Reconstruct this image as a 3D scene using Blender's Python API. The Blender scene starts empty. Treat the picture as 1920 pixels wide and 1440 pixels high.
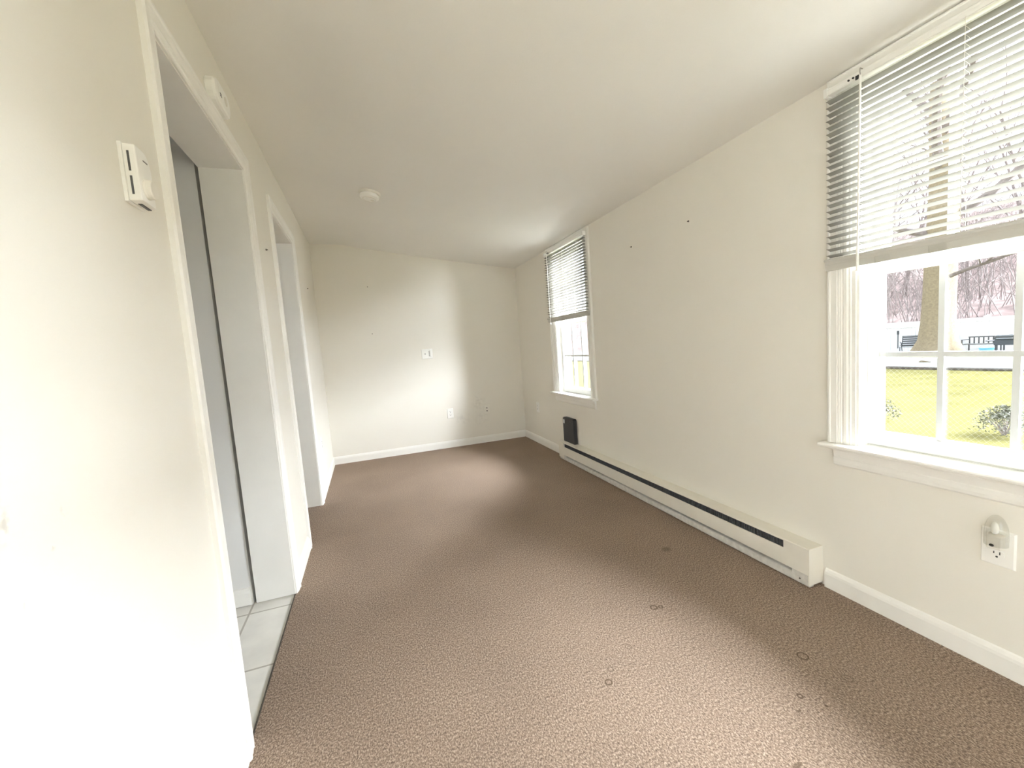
import bpy, bmesh, math, random
from mathutils import Vector, Matrix

# ------------------------------------------------------------------ camera
sc = bpy.context.scene
col = sc.collection
CAM = Vector((0.0, 0.0, 1.15))
cam_d = bpy.data.cameras.new('camera')
cam_d.sensor_width = 36.0
cam_d.lens = 776.394 / 1920.0 * 36.0
cam_d.clip_start = 0.02
cam_d.clip_end = 400.0
cam_o = bpy.data.objects.new('camera', cam_d)
col.objects.link(cam_o)
_r = ((0.9408, -0.3312, -0.0720), (-0.0980, -0.0626, -0.9932), (0.3245, 0.9415, -0.0913))
_x = Vector(_r[0]).normalized()
_f = Vector(_r[2]); _f = (_f - _x * _f.dot(_x)).normalized()
_u = _x.cross(_f) * -1.0
if _u.z < 0:
    _u = -_u
cam_o.matrix_world = Matrix(((_x.x, _u.x, -_f.x, CAM.x), (_x.y, _u.y, -_f.y, CAM.y),
                             (_x.z, _u.z, -_f.z, CAM.z), (0, 0, 0, 1)))
sc.camera = cam_o

# ------------------------------------------------------------------ sky, daylight, exposure
SKY = 1.9
world = bpy.data.worlds.new('overcast_sky')
sc.world = world
world.use_nodes = True
_bg = world.node_tree.nodes['Background']
_bg.inputs['Color'].default_value = (0.88, 0.97, 1.06, 1)
_bg.inputs['Strength'].default_value = SKY

sc.view_settings.view_transform = 'Standard'
sc.view_settings.look = 'None'
sc.view_settings.gamma = 1.0
sc.view_settings.use_curve_mapping = False
sc.view_settings.exposure = 0.60
sc.cycles.max_bounces = 14
sc.cycles.diffuse_bounces = 9
sc.cycles.transparent_max_bounces = 24
sc.cycles.sample_clamp_indirect = 12.0

# hazy sun: a wide soft disc, falling in through the right-hand windows and towards the end wall
_sl = bpy.data.lights.new('hazy_sun', 'SUN')
_sl.energy = 94.0
_sl.angle = math.radians(95)
_sl.color = (0.93, 0.985, 1.05)
_so = bpy.data.objects.new('hazy_sun', _sl)
col.objects.link(_so)
_az, _el = math.radians(-10), math.radians(6)
_tosun = Vector((math.cos(_el) * math.cos(_az), math.cos(_el) * math.sin(_az), math.sin(_el)))
_so.rotation_euler = (-_tosun).to_track_quat('-Z', 'Y').to_euler()
_so.location = (12, -4, 12)


# ------------------------------------------------------------------ room numbers (metres)
XL, XR, YB, YF = -0.448, 1.811, 4.847, -1.70
WALL_T = 0.164
HL, HR = 2.357, 2.087          # ceiling height at the left and the right wall
random.seed(7)

# ------------------------------------------------------------------ materials
def newmat(name):
    m = bpy.data.materials.new(name)
    m.use_nodes = True
    nt = m.node_tree
    b = nt.nodes['Principled BSDF']
    return m, nt, b


def paint(name, rgb, rough=0.6, var=0.03, scale=6.0, bump=0.0, bscale=300.0, spec=0.35):
    m, nt, b = newmat(name)
    N, L = nt.nodes, nt.links
    tc = N.new('ShaderNodeTexCoord')
    n = N.new('ShaderNodeTexNoise')
    n.inputs['Scale'].default_value = scale
    n.inputs['Detail'].default_value = 5
    L.new(tc.outputs['Object'], n.inputs['Vector'])
    r = N.new('ShaderNodeValToRGB')
    r.color_ramp.elements[0].position = 0.3
    r.color_ramp.elements[1].position = 0.7
    r.color_ramp.elements[0].color = tuple(c * (1 - var) for c in rgb) + (1,)
    r.color_ramp.elements[1].color = tuple(min(1, c * (1 + var)) for c in rgb) + (1,)
    L.new(n.outputs['Fac'], r.inputs['Fac'])
    L.new(r.outputs['Color'], b.inputs['Base Color'])
    b.inputs['Roughness'].default_value = rough
    b.inputs['Specular IOR Level'].default_value = spec
    if bump:
        n2 = N.new('ShaderNodeTexNoise')
        n2.inputs['Scale'].default_value = bscale
        n2.inputs['Detail'].default_value = 3
        L.new(tc.outputs['Object'], n2.inputs['Vector'])
        bp = N.new('ShaderNodeBump')
        bp.inputs['Strength'].default_value = bump
        bp.inputs['Distance'].default_value = 0.002
        L.new(n2.outputs['Fac'], bp.inputs['Height'])
        L.new(bp.outputs['Normal'], b.inputs['Normal'])
    m['colour_socket'] = r.name
    return m


def smudge(m, spots, strength=0.25, tint=(0.35, 0.32, 0.28), nscale=60.0):
    """Worn marks of their own shape on a painted surface: spots = (centre, half sizes)."""
    nt = m.node_tree
    N, L = nt.nodes, nt.links
    b = N['Principled BSDF']
    src = b.inputs['Base Color'].links[0].from_socket
    tc = N.new('ShaderNodeTexCoord')
    total = None
    for c, s in spots:
        sub = N.new('ShaderNodeVectorMath'); sub.operation = 'SUBTRACT'
        L.new(tc.outputs['Object'], sub.inputs[0]); sub.inputs[1].default_value = c
        div = N.new('ShaderNodeVectorMath'); div.operation = 'DIVIDE'
        L.new(sub.outputs[0], div.inputs[0]); div.inputs[1].default_value = s
        ln = N.new('ShaderNodeVectorMath'); ln.operation = 'LENGTH'
        L.new(div.outputs[0], ln.inputs[0])
        mr = N.new('ShaderNodeMapRange')
        mr.inputs['From Min'].default_value = 1.0
        mr.inputs['From Max'].default_value = 0.2
        L.new(ln.outputs['Value'], mr.inputs['Value'])
        if total is None:
            total = mr.outputs['Result']
        else:
            mx = N.new('ShaderNodeMath'); mx.operation = 'MAXIMUM'
            L.new(total, mx.inputs[0]); L.new(mr.outputs['Result'], mx.inputs[1])
            total = mx.outputs[0]
    ns = N.new('ShaderNodeTexNoise')
    ns.inputs['Scale'].default_value = nscale
    ns.inputs['Detail'].default_value = 4
    L.new(tc.outputs['Object'], ns.inputs['Vector'])
    nr = N.new('ShaderNodeMapRange')
    nr.inputs['From Min'].default_value = 0.48
    nr.inputs['From Max'].default_value = 0.62
    L.new(ns.outputs['Fac'], nr.inputs['Value'])
    mu = N.new('ShaderNodeMath'); mu.operation = 'MULTIPLY'
    L.new(total, mu.inputs[0]); L.new(nr.outputs['Result'], mu.inputs[1])
    mu2 = N.new('ShaderNodeMath'); mu2.operation = 'MULTIPLY'
    L.new(mu.outputs[0], mu2.inputs[0]); mu2.inputs[1].default_value = strength
    mix = N.new('ShaderNodeMix'); mix.data_type = 'RGBA'
    L.new(mu2.outputs[0], mix.inputs['Factor'])
    L.new(src, mix.inputs['A'])
    mix.inputs['B'].default_value = tint + (1,)
    L.new(mix.outputs['Result'], b.inputs['Base Color'])


WALL = (0.805, 0.78, 0.712)
M = {}
M['wall'] = paint('wall_paint', WALL, 0.7, 0.012, 1.5, 0.12, 220)
M['wall_left'] = paint('wall_paint_scuffed', WALL, 0.7, 0.012, 1.5, 0.12, 220)
smudge(M['wall_left'], [((XL, 0.685, 0.975), (0.03, 0.022, 0.035)), ((XL, 0.795, 0.955), (0.03, 0.012, 0.012)),
                        ((XL, 0.76, 0.913), (0.03, 0.008, 0.008)), ((XL, 0.70, 0.86), (0.03, 0.01, 0.01))], 0.45)
M['wall_back'] = paint('wall_paint_marked', WALL, 0.7, 0.012, 1.5, 0.12, 220)
smudge(M['wall_back'], [((1.22, YB, 0.50), (0.12, 0.05, 0.14)), ((1.02, YB, 0.33), (0.12, 0.05, 0.10)),
                        ((1.25, YB, 0.30), (0.10, 0.05, 0.10))], 0.15, nscale=28)
M['ceiling'] = paint('ceiling_paint', (0.80, 0.785, 0.745), 0.8, 0.02, 1.2, 0.15, 160)
M['trim'] = paint('trim_paint', (0.86, 0.85, 0.81), 0.5, 0.015, 9, spec=0.12)
M['vinyl'] = paint('window_vinyl', (0.84, 0.85, 0.84), 0.5, 0.01, 9, spec=0.12)
M['muntin'] = paint('grille_vinyl', (0.66, 0.68, 0.67), 0.4, 0.02, 20)
M['hall'] = paint('hall_paint', (0.80, 0.80, 0.79), 0.7, 0.012, 2.0)
M['plastic'] = paint('white_plastic', (0.89, 0.885, 0.85), 0.35, 0.01, 30)
M['plastic_dim'] = paint('ivory_plastic', (0.81, 0.785, 0.72), 0.4, 0.01, 30)
M['dark'] = paint('dark_slot', (0.03, 0.03, 0.032), 0.5, 0.1, 50)
M['slotgrey'] = paint('grey_vent_slot', (0.10, 0.10, 0.10), 0.5, 0.1, 50)
M['black'] = paint('black_plastic', (0.045, 0.045, 0.048), 0.45, 0.08, 80)
M['heater'] = paint('heater_enamel', (0.80, 0.77, 0.69), 0.4, 0.02, 12)
M['heater_in'] = paint('heater_dark_metal', (0.12, 0.124, 0.13), 0.45, 0.25, 60)
M['kick'] = paint('worn_kick_metal', (0.62, 0.60, 0.56), 0.4, 0.12, 40)
M['metal'] = paint('worn_metal', (0.45, 0.44, 0.42), 0.35, 0.1, 60)
M['metal'].node_tree.nodes['Principled BSDF'].inputs['Metallic'].default_value = 0.8
M['nail'] = paint('dark_nail', (0.12, 0.10, 0.08), 0.5, 0.1, 60)
M['cord'] = paint('blind_cord', (0.82, 0.80, 0.74), 0.7, 0.02, 60)


def translucent(name, rgb, t=0.35, rough=0.7):
    m, nt, b = newmat(name)
    N, L = nt.nodes, nt.links
    b.inputs['Base Color'].default_value = rgb + (1,)
    b.inputs['Roughness'].default_value = rough
    b.inputs['Specular IOR Level'].default_value = 0.1
    tr = N.new('ShaderNodeBsdfTranslucent')
    tr.inputs['Color'].default_value = rgb + (1,)
    mx = N.new('ShaderNodeMixShader')
    mx.inputs['Fac'].default_value = t
    L.new(b.outputs[0], mx.inputs[1])
    L.new(tr.outputs[0], mx.inputs[2])
    L.new(mx.outputs[0], N['Material Output'].inputs['Surface'])
    n = N.new('ShaderNodeTexNoise'); n.inputs['Scale'].default_value = 14
    r = N.new('ShaderNodeValToRGB')
    r.color_ramp.elements[0].color = tuple(c * .97 for c in rgb) + (1,)
    r.color_ramp.elements[1].color = rgb + (1,)
    L.new(n.outputs['Fac'], r.inputs['Fac'])
    L.new(r.outputs['Color'], b.inputs['Base Color'])
    return m


M['slat'] = translucent('blind_slat_vinyl', (0.35, 0.342, 0.312), 0.03)


M['rail'] = translucent('blind_rail_vinyl', (0.55, 0.535, 0.49), 0.02)


def glassy(name, rgb, fac=0.06, rough=0.02, tint=(1, 1, 1)):
    m, nt, b = newmat(name)
    N, L = nt.nodes, nt.links
    t = N.new('ShaderNodeBsdfTransparent')
    t.inputs['Color'].default_value = tint + (1,)
    g = N.new('ShaderNodeBsdfGlossy')
    g.inputs['Roughness'].default_value = rough
    g.inputs['Color'].default_value = rgb + (1,)
    lw = N.new('ShaderNodeLayerWeight'); lw.inputs['Blend'].default_value = 0.2
    mr = N.new('ShaderNodeMapRange')
    mr.inputs['To Min'].default_value = fac * 0.5
    mr.inputs['To Max'].default_value = min(1, fac * 2.5)
    L.new(lw.outputs['Fresnel'], mr.inputs['Value'])
    mx = N.new('ShaderNodeMixShader')
    L.new(mr.outputs['Result'], mx.inputs['Fac'])
    L.new(t.outputs[0], mx.inputs[1]); L.new(g.outputs[0], mx.inputs[2])
    L.new(mx.outputs[0], N['Material Output'].inputs['Surface'])
    N.remove(b)
    return m


M['glass'] = glassy('window_glass', (1, 1, 1), 0.05)
M['clear'] = glassy('clear_plastic', (1, 1, 1), 0.08, 0.12, (0.93, 0.93, 0.92))


def carpet_mat():
    m, nt, b = newmat('brown_loop_carpet')
    N, L = nt.nodes, nt.links
    tc = N.new('ShaderNodeTexCoord')
    fine = N.new('ShaderNodeTexNoise')
    fine.inputs['Scale'].default_value = 215
    fine.inputs['Detail'].default_value = 4
    fine.inputs['Roughness'].default_value = 0.85
    mp = N.new('ShaderNodeMapping'); mp.inputs['Scale'].default_value = (1.0, 0.62, 1.0)
    L.new(tc.outputs['Object'], mp.inputs['Vector'])
    L.new(mp.outputs[0], fine.inputs['Vector'])
    r = N.new('ShaderNodeValToRGB')
    e = r.color_ramp.elements
    e[0].position = 0.37; e[0].color = (0.105, 0.076, 0.057, 1)
    e[1].position = 0.64; e[1].color = (0.56, 0.445, 0.35, 1)
    k = e.new(0.5); k.color = (0.265, 0.195, 0.148, 1)
    L.new(fine.outputs['Fac'], r.inputs['Fac'])
    wear = N.new('ShaderNodeTexNoise')
    wear.inputs['Scale'].default_value = 2.2
    wear.inputs['Detail'].default_value = 4
    L.new(tc.outputs['Object'], wear.inputs['Vector'])
    wr = N.new('ShaderNodeMapRange')
    wr.inputs['From Min'].default_value = 0.3; wr.inputs['From Max'].default_value = 0.7
    wr.inputs['To Min'].default_value = 0.92; wr.inputs['To Max'].default_value = 1.07
    L.new(wear.outputs['Fac'], wr.inputs['Value'])
    mul = N.new('ShaderNodeMix'); mul.data_type = 'RGBA'; mul.blend_type = 'MULTIPLY'
    mul.inputs['Factor'].default_value = 1
    L.new(r.outputs['Color'], mul.inputs['A']); L.new(wr.outputs['Result'], mul.inputs['B'])
    L.new(mul.outputs['Result'], b.inputs['Base Color'])
    # ring dents, burns and a stain with shapes of their own
    marks = [(0.661, 1.144, 0.011, 0.004), (1.047, 1.401, 0.013, 0.005), (1.075, 1.392, 0.008, 0.004),
             (0.698, 1.189, 0.010, 0.003), (0.817, 1.255, 0.011, 0.003), (1.333, 0.967, 0.016, 0.004),
             (1.366, 0.845, 0.014, 0.003), (1.17, 0.858, 0.007, 0.004)]
    tot = None
    for (mx_, my_, rad, w) in marks:
        sub = N.new('ShaderNodeVectorMath'); sub.operation = 'SUBTRACT'
        L.new(tc.outputs['Object'], sub.inputs[0]); sub.inputs[1].default_value = (mx_, my_, 0)
        ln = N.new('ShaderNodeVectorMath'); ln.operation = 'LENGTH'
        L.new(sub.outputs[0], ln.inputs[0])
        a = N.new('ShaderNodeMath'); a.operation = 'SUBTRACT'
        L.new(ln.outputs['Value'], a.inputs[0]); a.inputs[1].default_value = rad
        ab = N.new('ShaderNodeMath'); ab.operation = 'ABSOLUTE'; L.new(a.outputs[0], ab.inputs[0])
        mr = N.new('ShaderNodeMapRange')
        mr.inputs['From Min'].default_value = w; mr.inputs['From Max'].default_value = w * 0.3
        mr.inputs['To Max'].default_value = 0.85 if w > 0.0035 else 0.5
        L.new(ab.outputs[0], mr.inputs['Value'])
        if tot is None:
            tot = mr.outputs['Result']
        else:
            q = N.new('ShaderNodeMath'); q.operation = 'MAXIMUM'
            L.new(tot, q.inputs[0]); L.new(mr.outputs['Result'], q.inputs[1]); tot = q.outputs[0]
    for (mx_, my_, sx, sy, st) in [(1.422, 1.771, 0.035, 0.03, 0.45), (1.117, 0.823, 0.012, 0.006, 0.7),
                                   (1.206, 0.804, 0.006, 0.006, 0.9), (0.961, 0.714, 0.022, 0.008, 0.7),
                                   (0.975, 4.76, 0.05, 0.03, 0.35)]:
        sub = N.new('ShaderNodeVectorMath'); sub.operation = 'SUBTRACT'
        L.new(tc.outputs['Object'], sub.inputs[0]); sub.inputs[1].default_value = (mx_, my_, 0)
        dv = N.new('ShaderNodeVectorMath'); dv.operation = 'DIVIDE'
        L.new(sub.outputs[0], dv.inputs[0]); dv.inputs[1].default_value = (sx, sy, 1)
        ln = N.new('ShaderNodeVectorMath'); ln.operation = 'LENGTH'
        L.new(dv.outputs[0], ln.inputs[0])
        mr = N.new('ShaderNodeMapRange')
        mr.inputs['From Min'].default_value = 1.0; mr.inputs['From Max'].default_value = 0.5
        mr.inputs['To Max'].default_value = st
        L.new(ln.outputs['Value'], mr.inputs['Value'])
        q = N.new('ShaderNodeMath'); q.operation = 'MAXIMUM'
        L.new(tot, q.inputs[0]); L.new(mr.outputs['Result'], q.inputs[1]); tot = q.outputs[0]
    mk = N.new('ShaderNodeMix'); mk.data_type = 'RGBA'
    L.new(tot, mk.inputs['Factor'])
    L.new(mul.outputs['Result'], mk.inputs['A'])
    mk.inputs['B'].default_value = (0.10, 0.07, 0.045, 1)
    L.new(mk.outputs['Result'], b.inputs['Base Color'])
    b.inputs['Roughness'].default_value = 0.95
    b.inputs['Specular IOR Level'].default_value = 0.1
    bp = N.new('ShaderNodeBump')
    bp.inputs['Strength'].default_value = 0.28
    bp.inputs['Distance'].default_value = 0.004
    L.new(fine.outputs['Fac'], bp.inputs['Height'])
    L.new(bp.outputs['Normal'], b.inputs['Normal'])
    return m


M['carpet'] = carpet_mat()


def tile_mat():
    m, nt, b = newmat('pale_floor_tile')
    N, L = nt.nodes, nt.links
    tc = N.new('ShaderNodeTexCoord')
    mp = N.new('ShaderNodeMapping')
    T = 0.41
    mp.inputs['Location'].default_value = (0.632 / T, -2.155 / T, 0)
    mp.inputs['Scale'].default_value = (1 / T, 1 / T, 1)
    L.new(tc.outputs['Object'], mp.inputs['Vector'])
    br = N.new('ShaderNodeTexBrick')
    br.offset = 0.0
    br.inputs['Scale'].default_value = 1.0
    br.inputs['Brick Width'].default_value = 1.0
    br.inputs['Row Height'].default_value = 1.0
    br.inputs['Mortar Size'].default_value = 0.012
    br.inputs['Mortar Smooth'].default_value = 0.2
    br.inputs['Color1'].default_value = (0.78, 0.76, 0.71, 1)
    br.inputs['Color2'].default_value = (0.80, 0.785, 0.74, 1)
    br.inputs['Mortar'].default_value = (0.46, 0.43, 0.38, 1)
    L.new(mp.outputs[0], br.inputs['Vector'])
    n = N.new('ShaderNodeTexNoise'); n.inputs['Scale'].default_value = 9; n.inputs['Detail'].default_value = 6
    L.new(tc.outputs['Object'], n.inputs['Vector'])
    mr = N.new('ShaderNodeMapRange'); mr.inputs['To Min'].default_value = 0.82; mr.inputs['To Max'].default_value = 1.15
    L.new(n.outputs['Fac'], mr.inputs['Value'])
    mu = N.new('ShaderNodeMix'); mu.data_type = 'RGBA'; mu.blend_type = 'MULTIPLY'; mu.inputs['Factor'].default_value = 1
    L.new(br.outputs['Color'], mu.inputs['A']); L.new(mr.outputs['Result'], mu.inputs['B'])
    L.new(mu.outputs['Result'], b.inputs['Base Color'])
    b.inputs['Roughness'].default_value = 0.4
    return m


M['tile'] = tile_mat()
M['lawn'] = paint('dry_yellow_grass', (0.108, 0.100, 0.040), 0.9, 0.22, 1.3, 0.5, 40, 0.0)
M['litter'] = paint('leaf_litter', (0.25, 0.197, 0.187), 0.95, 0.4, 1.6, spec=0.0)
M['bark'] = paint('pale_bark', (0.255, 0.210, 0.145), 0.9, 0.18, 16, 0.8, 25, 0.0)
M['twig'] = paint('grey_bark', (0.20, 0.17, 0.16), 0.9, 0.25, 8)
M['vinyl_fence'] = paint('white_vinyl_board', (0.72, 0.73, 0.74), 0.5, 0.02, 3)
M['patio'] = paint('pale_patio', (0.20, 0.195, 0.19), 0.9, 0.1, 3)
M['curbdark'] = paint('dark_brown_matte', (0.09, 0.075, 0.06), 0.95, 0.4, 5)
M['wire'] = paint('galvanised_wire', (0.30, 0.30, 0.29), 0.5, 0.05, 20)
M['leaf'] = paint('olive_leaf', (0.10, 0.105, 0.075), 0.6, 0.4, 30)
M['furn'] = paint('dark_outdoor_metal', (0.06, 0.065, 0.07), 0.5, 0.1, 20)
M['cover'] = paint('dark_grill_enamel', (0.05, 0.055, 0.055), 0.35, 0.1, 20)
M['bluep'] = paint('blue_plastic', (0.12, 0.34, 0.55), 0.4, 0.05, 20)
M['shed'] = paint('white_siding', (0.68, 0.70, 0.71), 0.6, 0.03, 3)
M['roof'] = paint('grey_shingle', (0.10, 0.10, 0.10), 0.9, 0.2, 12)
M['label'] = paint('pale_sticker', (0.70, 0.70, 0.70), 0.5, 0.05, 60)

# ------------------------------------------------------------------ mesh helpers
def box(bm, x0, x1, y0, y1, z0, z1):
    v = [bm.verts.new(p) for p in ((x0, y0, z0), (x1, y0, z0), (x1, y1, z0), (x0, y1, z0),
                                   (x0, y0, z1), (x1, y0, z1), (x1, y1, z1), (x0, y1, z1))]
    for f in ((3, 2, 1, 0), (4, 5, 6, 7), (0, 1, 5, 4), (1, 2, 6, 5), (2, 3, 7, 6), (3, 0, 4, 7)):
        bm.faces.new([v[i] for i in f])


def extrude_profile(bm, pts, axis, a, b):
    """Closed polygon pts (two coordinates) swept along axis from a to b."""
    def mk(p, t):
        if axis == 'x': return (t, p[0], p[1])
        if axis == 'y': return (p[0], t, p[1])
        return (p[0], p[1], t)
    A = [bm.verts.new(mk(p, a)) for p in pts]
    B = [bm.verts.new(mk(p, b)) for p in pts]
    n = len(pts)
    for i in range(n):
        j = (i + 1) % n
        bm.faces.new((A[i], A[j], B[j], B[i]))
    bm.faces.new(A[::-1]); bm.faces.new(B)


def sweep(bm, A, B):
    """Join two matching outlines (lists of points) into a closed bar."""
    A = [bm.verts.new(p) for p in A]
    B = [bm.verts.new(p) for p in B]
    n = len(A)
    for i in range(n):
        j = (i + 1) % n
        bm.faces.new((A[i], A[j], B[j], B[i]))
    bm.faces.new(A[::-1]); bm.faces.new(B)


def tube(bm, pts, rads, seg=8, cap=True):
    """Tube along a list of points with a radius for each."""
    rings = []
    n = len(pts)
    prev = None
    for i, p in enumerate(pts):
        p = Vector(p)
        d = (Vector(pts[min(i + 1, n - 1)]) - Vector(pts[max(i - 1, 0)])).normalized()
        if prev is None:
            up = Vector((0, 0, 1)) if abs(d.z) < 0.9 else Vector((1, 0, 0))
            s = d.cross(up).normalized()
        else:
            s = (prev - d * prev.dot(d)).normalized()
        prev = s
        t = d.cross(s)
        r = rads[i] if hasattr(rads, '__len__') else rads
        rings.append([bm.verts.new(p + (s * math.cos(2 * math.pi * k / seg) + t * math.sin(2 * math.pi * k / seg)) * r)
                      for k in range(seg)])
    for a, b in zip(rings, rings[1:]):
        for k in range(seg):
            bm.faces.new((a[k], a[(k + 1) % seg], b[(k + 1) % seg], b[k]))
    if cap:
        bm.faces.new(rings[0][::-1]); bm.faces.new(rings[-1])


def lathe(bm, prof, centre, axis='z', seg=32):
    """prof: (radius, height) pairs, revolved about axis through centre."""
    c = Vector(centre)
    rings = []
    for r, h in prof:
        ring = []
        for k in range(seg):
            a = 2 * math.pi * k / seg
            if axis == 'z': q = Vector((r * math.cos(a), r * math.sin(a), h))
            elif axis == 'x': q = Vector((h, r * math.cos(a), r * math.sin(a)))
            else: q = Vector((r * math.cos(a), h, r * math.sin(a)))
            ring.append(bm.verts.new(c + q))
        rings.append(ring)
    for a, b in zip(rings, rings[1:]):
        for k in range(seg):
            bm.faces.new((a[k], a[(k + 1) % seg], b[(k + 1) % seg], b[k]))
    bm.faces.new(rings[0][::-1]); bm.faces.new(rings[-1])


def obj(name, bm, mat, parent=None, bevel=0.0, smooth=False, segs=2):
    bmesh.ops.remove_doubles(bm, verts=bm.verts, dist=1e-6)
    bmesh.ops.recalc_face_normals(bm, faces=bm.faces)
    me = bpy.data.meshes.new(name)
    bm.to_mesh(me); bm.free()
    me.materials.append(mat)
    if smooth:
        for p in me.polygons:
            p.use_smooth = True
    o = bpy.data.objects.new(name, me)
    col.objects.link(o)
    if parent is not None:
        o.parent = parent
        o.matrix_parent_inverse = Matrix.Translation(parent.location).inverted() if parent.rotation_euler[2] == 0 else Matrix()
    if bevel:
        md = o.modifiers.new('bevel', 'BEVEL')
        md.width = bevel; md.segments = segs; md.limit_method = 'ANGLE'; md.angle_limit = math.radians(35)
    return o


def empty(name, loc=(0, 0, 0)):
    o = bpy.data.objects.new(name, None)
    o.empty_display_size = 0.1
    o.location = loc
    col.objects.link(o)
    return o


def tag(o, label=None, cat=None, group=None, kind=None):
    if label: o['label'] = label
    if cat: o['category'] = cat
    if group: o['group'] = group
    if kind: o['kind'] = kind
    return o


def struct(o, label=None):
    o['kind'] = 'structure'
    if label: o['label'] = label
    return o


def bms():
    return bmesh.new()


# ================================================================== LARGE STRUCTURE
# openings in the left wall
D1A, D1B = 1.395, 2.231
D2A, D2B = 2.815, 3.530
HEAD = 2.030
JT = 0.015
W1C, W2C = 0.7745, 3.4735      # window centres along the right wall
WH = 0.3155                    # half opening width
WZ0, WZ1 = 0.640, 2.030

bm = bms()
xa, xb = XL - WALL_T, XL
box(bm, xa, xb, YF, D1A - JT, -0.02, 2.6)
box(bm, xa, xb, D1A - JT, D1B + JT, HEAD + JT, 2.6)
box(bm, xa, xb, D1B + JT, D2A - JT, -0.02, 2.6)
box(bm, xa, xb, D2A - JT, D2B + JT, HEAD + JT, 2.6)
box(bm, xa, xb, D2B + JT, YB, -0.02, 2.6)
struct(obj('wall_left', bm, M['wall_left']), 'cream left wall with two cased doorways')

bm = bms()
x0, x1 = XR, XR + 0.15
ys = [YF, W1C - WH, W1C + WH, W2C - WH, W2C + WH, YB]
box(bm, x0, x1, ys[0], ys[1], -0.8, 2.6)
box(bm, x0, x1, ys[2], ys[3], -0.8, 2.6)
box(bm, x0, x1, ys[4], ys[5], -0.8, 2.6)
for a, b in ((ys[1], ys[2]), (ys[3], ys[4])):
    box(bm, x0, x1, a, b, -0.8, WZ0)
    box(bm, x0, x1, a, b, WZ1, 2.6)
struct(obj('wall_right', bm, M['wall']), 'beige right wall with two windows')

bm = bms()
box(bm, XL - WALL_T, XR + 0.15, YB, YB + 0.15, -0.8, 2.6)
struct(obj('wall_back', bm, M['wall_back']), 'cream end wall with three cover plates')
bm = bms()
# wall behind the camera, with an unseen bare opening added to let daylight in
FO0, FO1, FOZ = 0.05, 1.45, 2.0
box(bm, XL - WALL_T, FO0, YF - 0.15, YF, -0.8, 2.6)
box(bm, FO1, XR + 0.15, YF - 0.15, YF, -0.8, 2.6)
box(bm, FO0, FO1, YF - 0.15, YF, FOZ, 2.6)
box(bm, FO0, FO1, YF - 0.15, YF, -0.8, 0.02)
struct(obj('wall_front', bm, M['wall']))

# ceiling: level strip by the left wall, then falling to the right wall
def ceil_z(x):
    pts = [(-0.8, HL), (XL, HL), (-0.16, 2.349), (-0.06, 2.334), (0.02, 2.320), (0.25, 2.2875), (0.71, 2.2225), (XR, HR), (2.2, 2.04)]
    for (a, za), (b, zb) in zip(pts, pts[1:]):
        if a <= x <= b:
            return za + (zb - za) * (x - a) / (b - a)
    return pts[-1][1]


bm = bms()
nx, ny = 48, 70
xs = [XL - WALL_T + (XR + 0.15 - XL + WALL_T) * i / nx for i in range(nx + 1)]
yy = [YF - 0.15 + (YB + 0.3 - YF) * j / ny for j in range(ny + 1)]
def ceil_bump(x, y):
    d = 0.0
    d -= 0.006 * math.exp(-((x - 0.75) ** 2 / 0.05 + (y - 2.75) ** 2 / 0.06))
    d += 0.005 * math.exp(-((y - 2.35 - 0.10 * x) ** 2) / 0.02)
    d -= 0.003 * math.sin(3.1 * x + 1.2) * math.sin(2.3 * y)
    edge = min(1.0, max(0.0, (x - XL) / 0.25), max(0.0, (XR - x) / 0.25))
    return d * max(0.0, edge)
grid = [[bm.verts.new((x, y, ceil_z(x) + ceil_bump(x, y))) for y in yy] for x in xs]
for i in range(nx):
    for j in range(ny):
        bm.faces.new((grid[i][j], grid[i][j + 1], grid[i + 1][j + 1], grid[i + 1][j]))
top = [bm.verts.new(p) for p in ((xs[0], yy[0], 2.62), (xs[-1], yy[0], 2.62), (xs[-1], yy[-1], 2.62), (xs[0], yy[-1], 2.62))]
bm.faces.new(top)
bm.faces.new([top[0]] + [grid[i][0] for i in range(nx + 1)] + [top[1]])
bm.faces.new([top[3]] + [grid[i][ny] for i in range(nx + 1)] + [top[2]])
bm.faces.new([top[0]] + [grid[0][j] for j in range(ny + 1)] + [top[3]])
bm.faces.new([top[1]] + [grid[nx][j] for j in range(ny + 1)] + [top[2]])
struct(obj('ceiling', bm, M['ceiling'], smooth=False), 'pale sloping ceiling')
for p in bpy.data.objects['ceiling'].data.polygons:
    p.use_smooth = len(p.vertices) == 4 and p.normal.z < 0.5

# floors
bm = bms()
box(bm, XL - 0.002, XR, YF, YB, -0.05, 0.0)
box(bm, -1.35, XL - 0.002, D2A - 0.42, 4.25, -0.05, 0.0)
struct(obj('floor', bm, M['carpet']), 'brown speckled carpet')
bm = bms()
box(bm, -2.3, XL - 0.003, 0.3, 2.26, -0.05, -0.004)
struct(obj('floor_hall', bm, M['tile']), 'pale stone tile floor beyond the first doorway')
bm = bms()
box(bm, XL - 0.004, XL + 0.002, D1A, D1B, -0.01, 0.002)
struct(obj('trim_1', bm, M['curbdark'], bevel=0.001), 'thin dark edge between carpet and tile')

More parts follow.
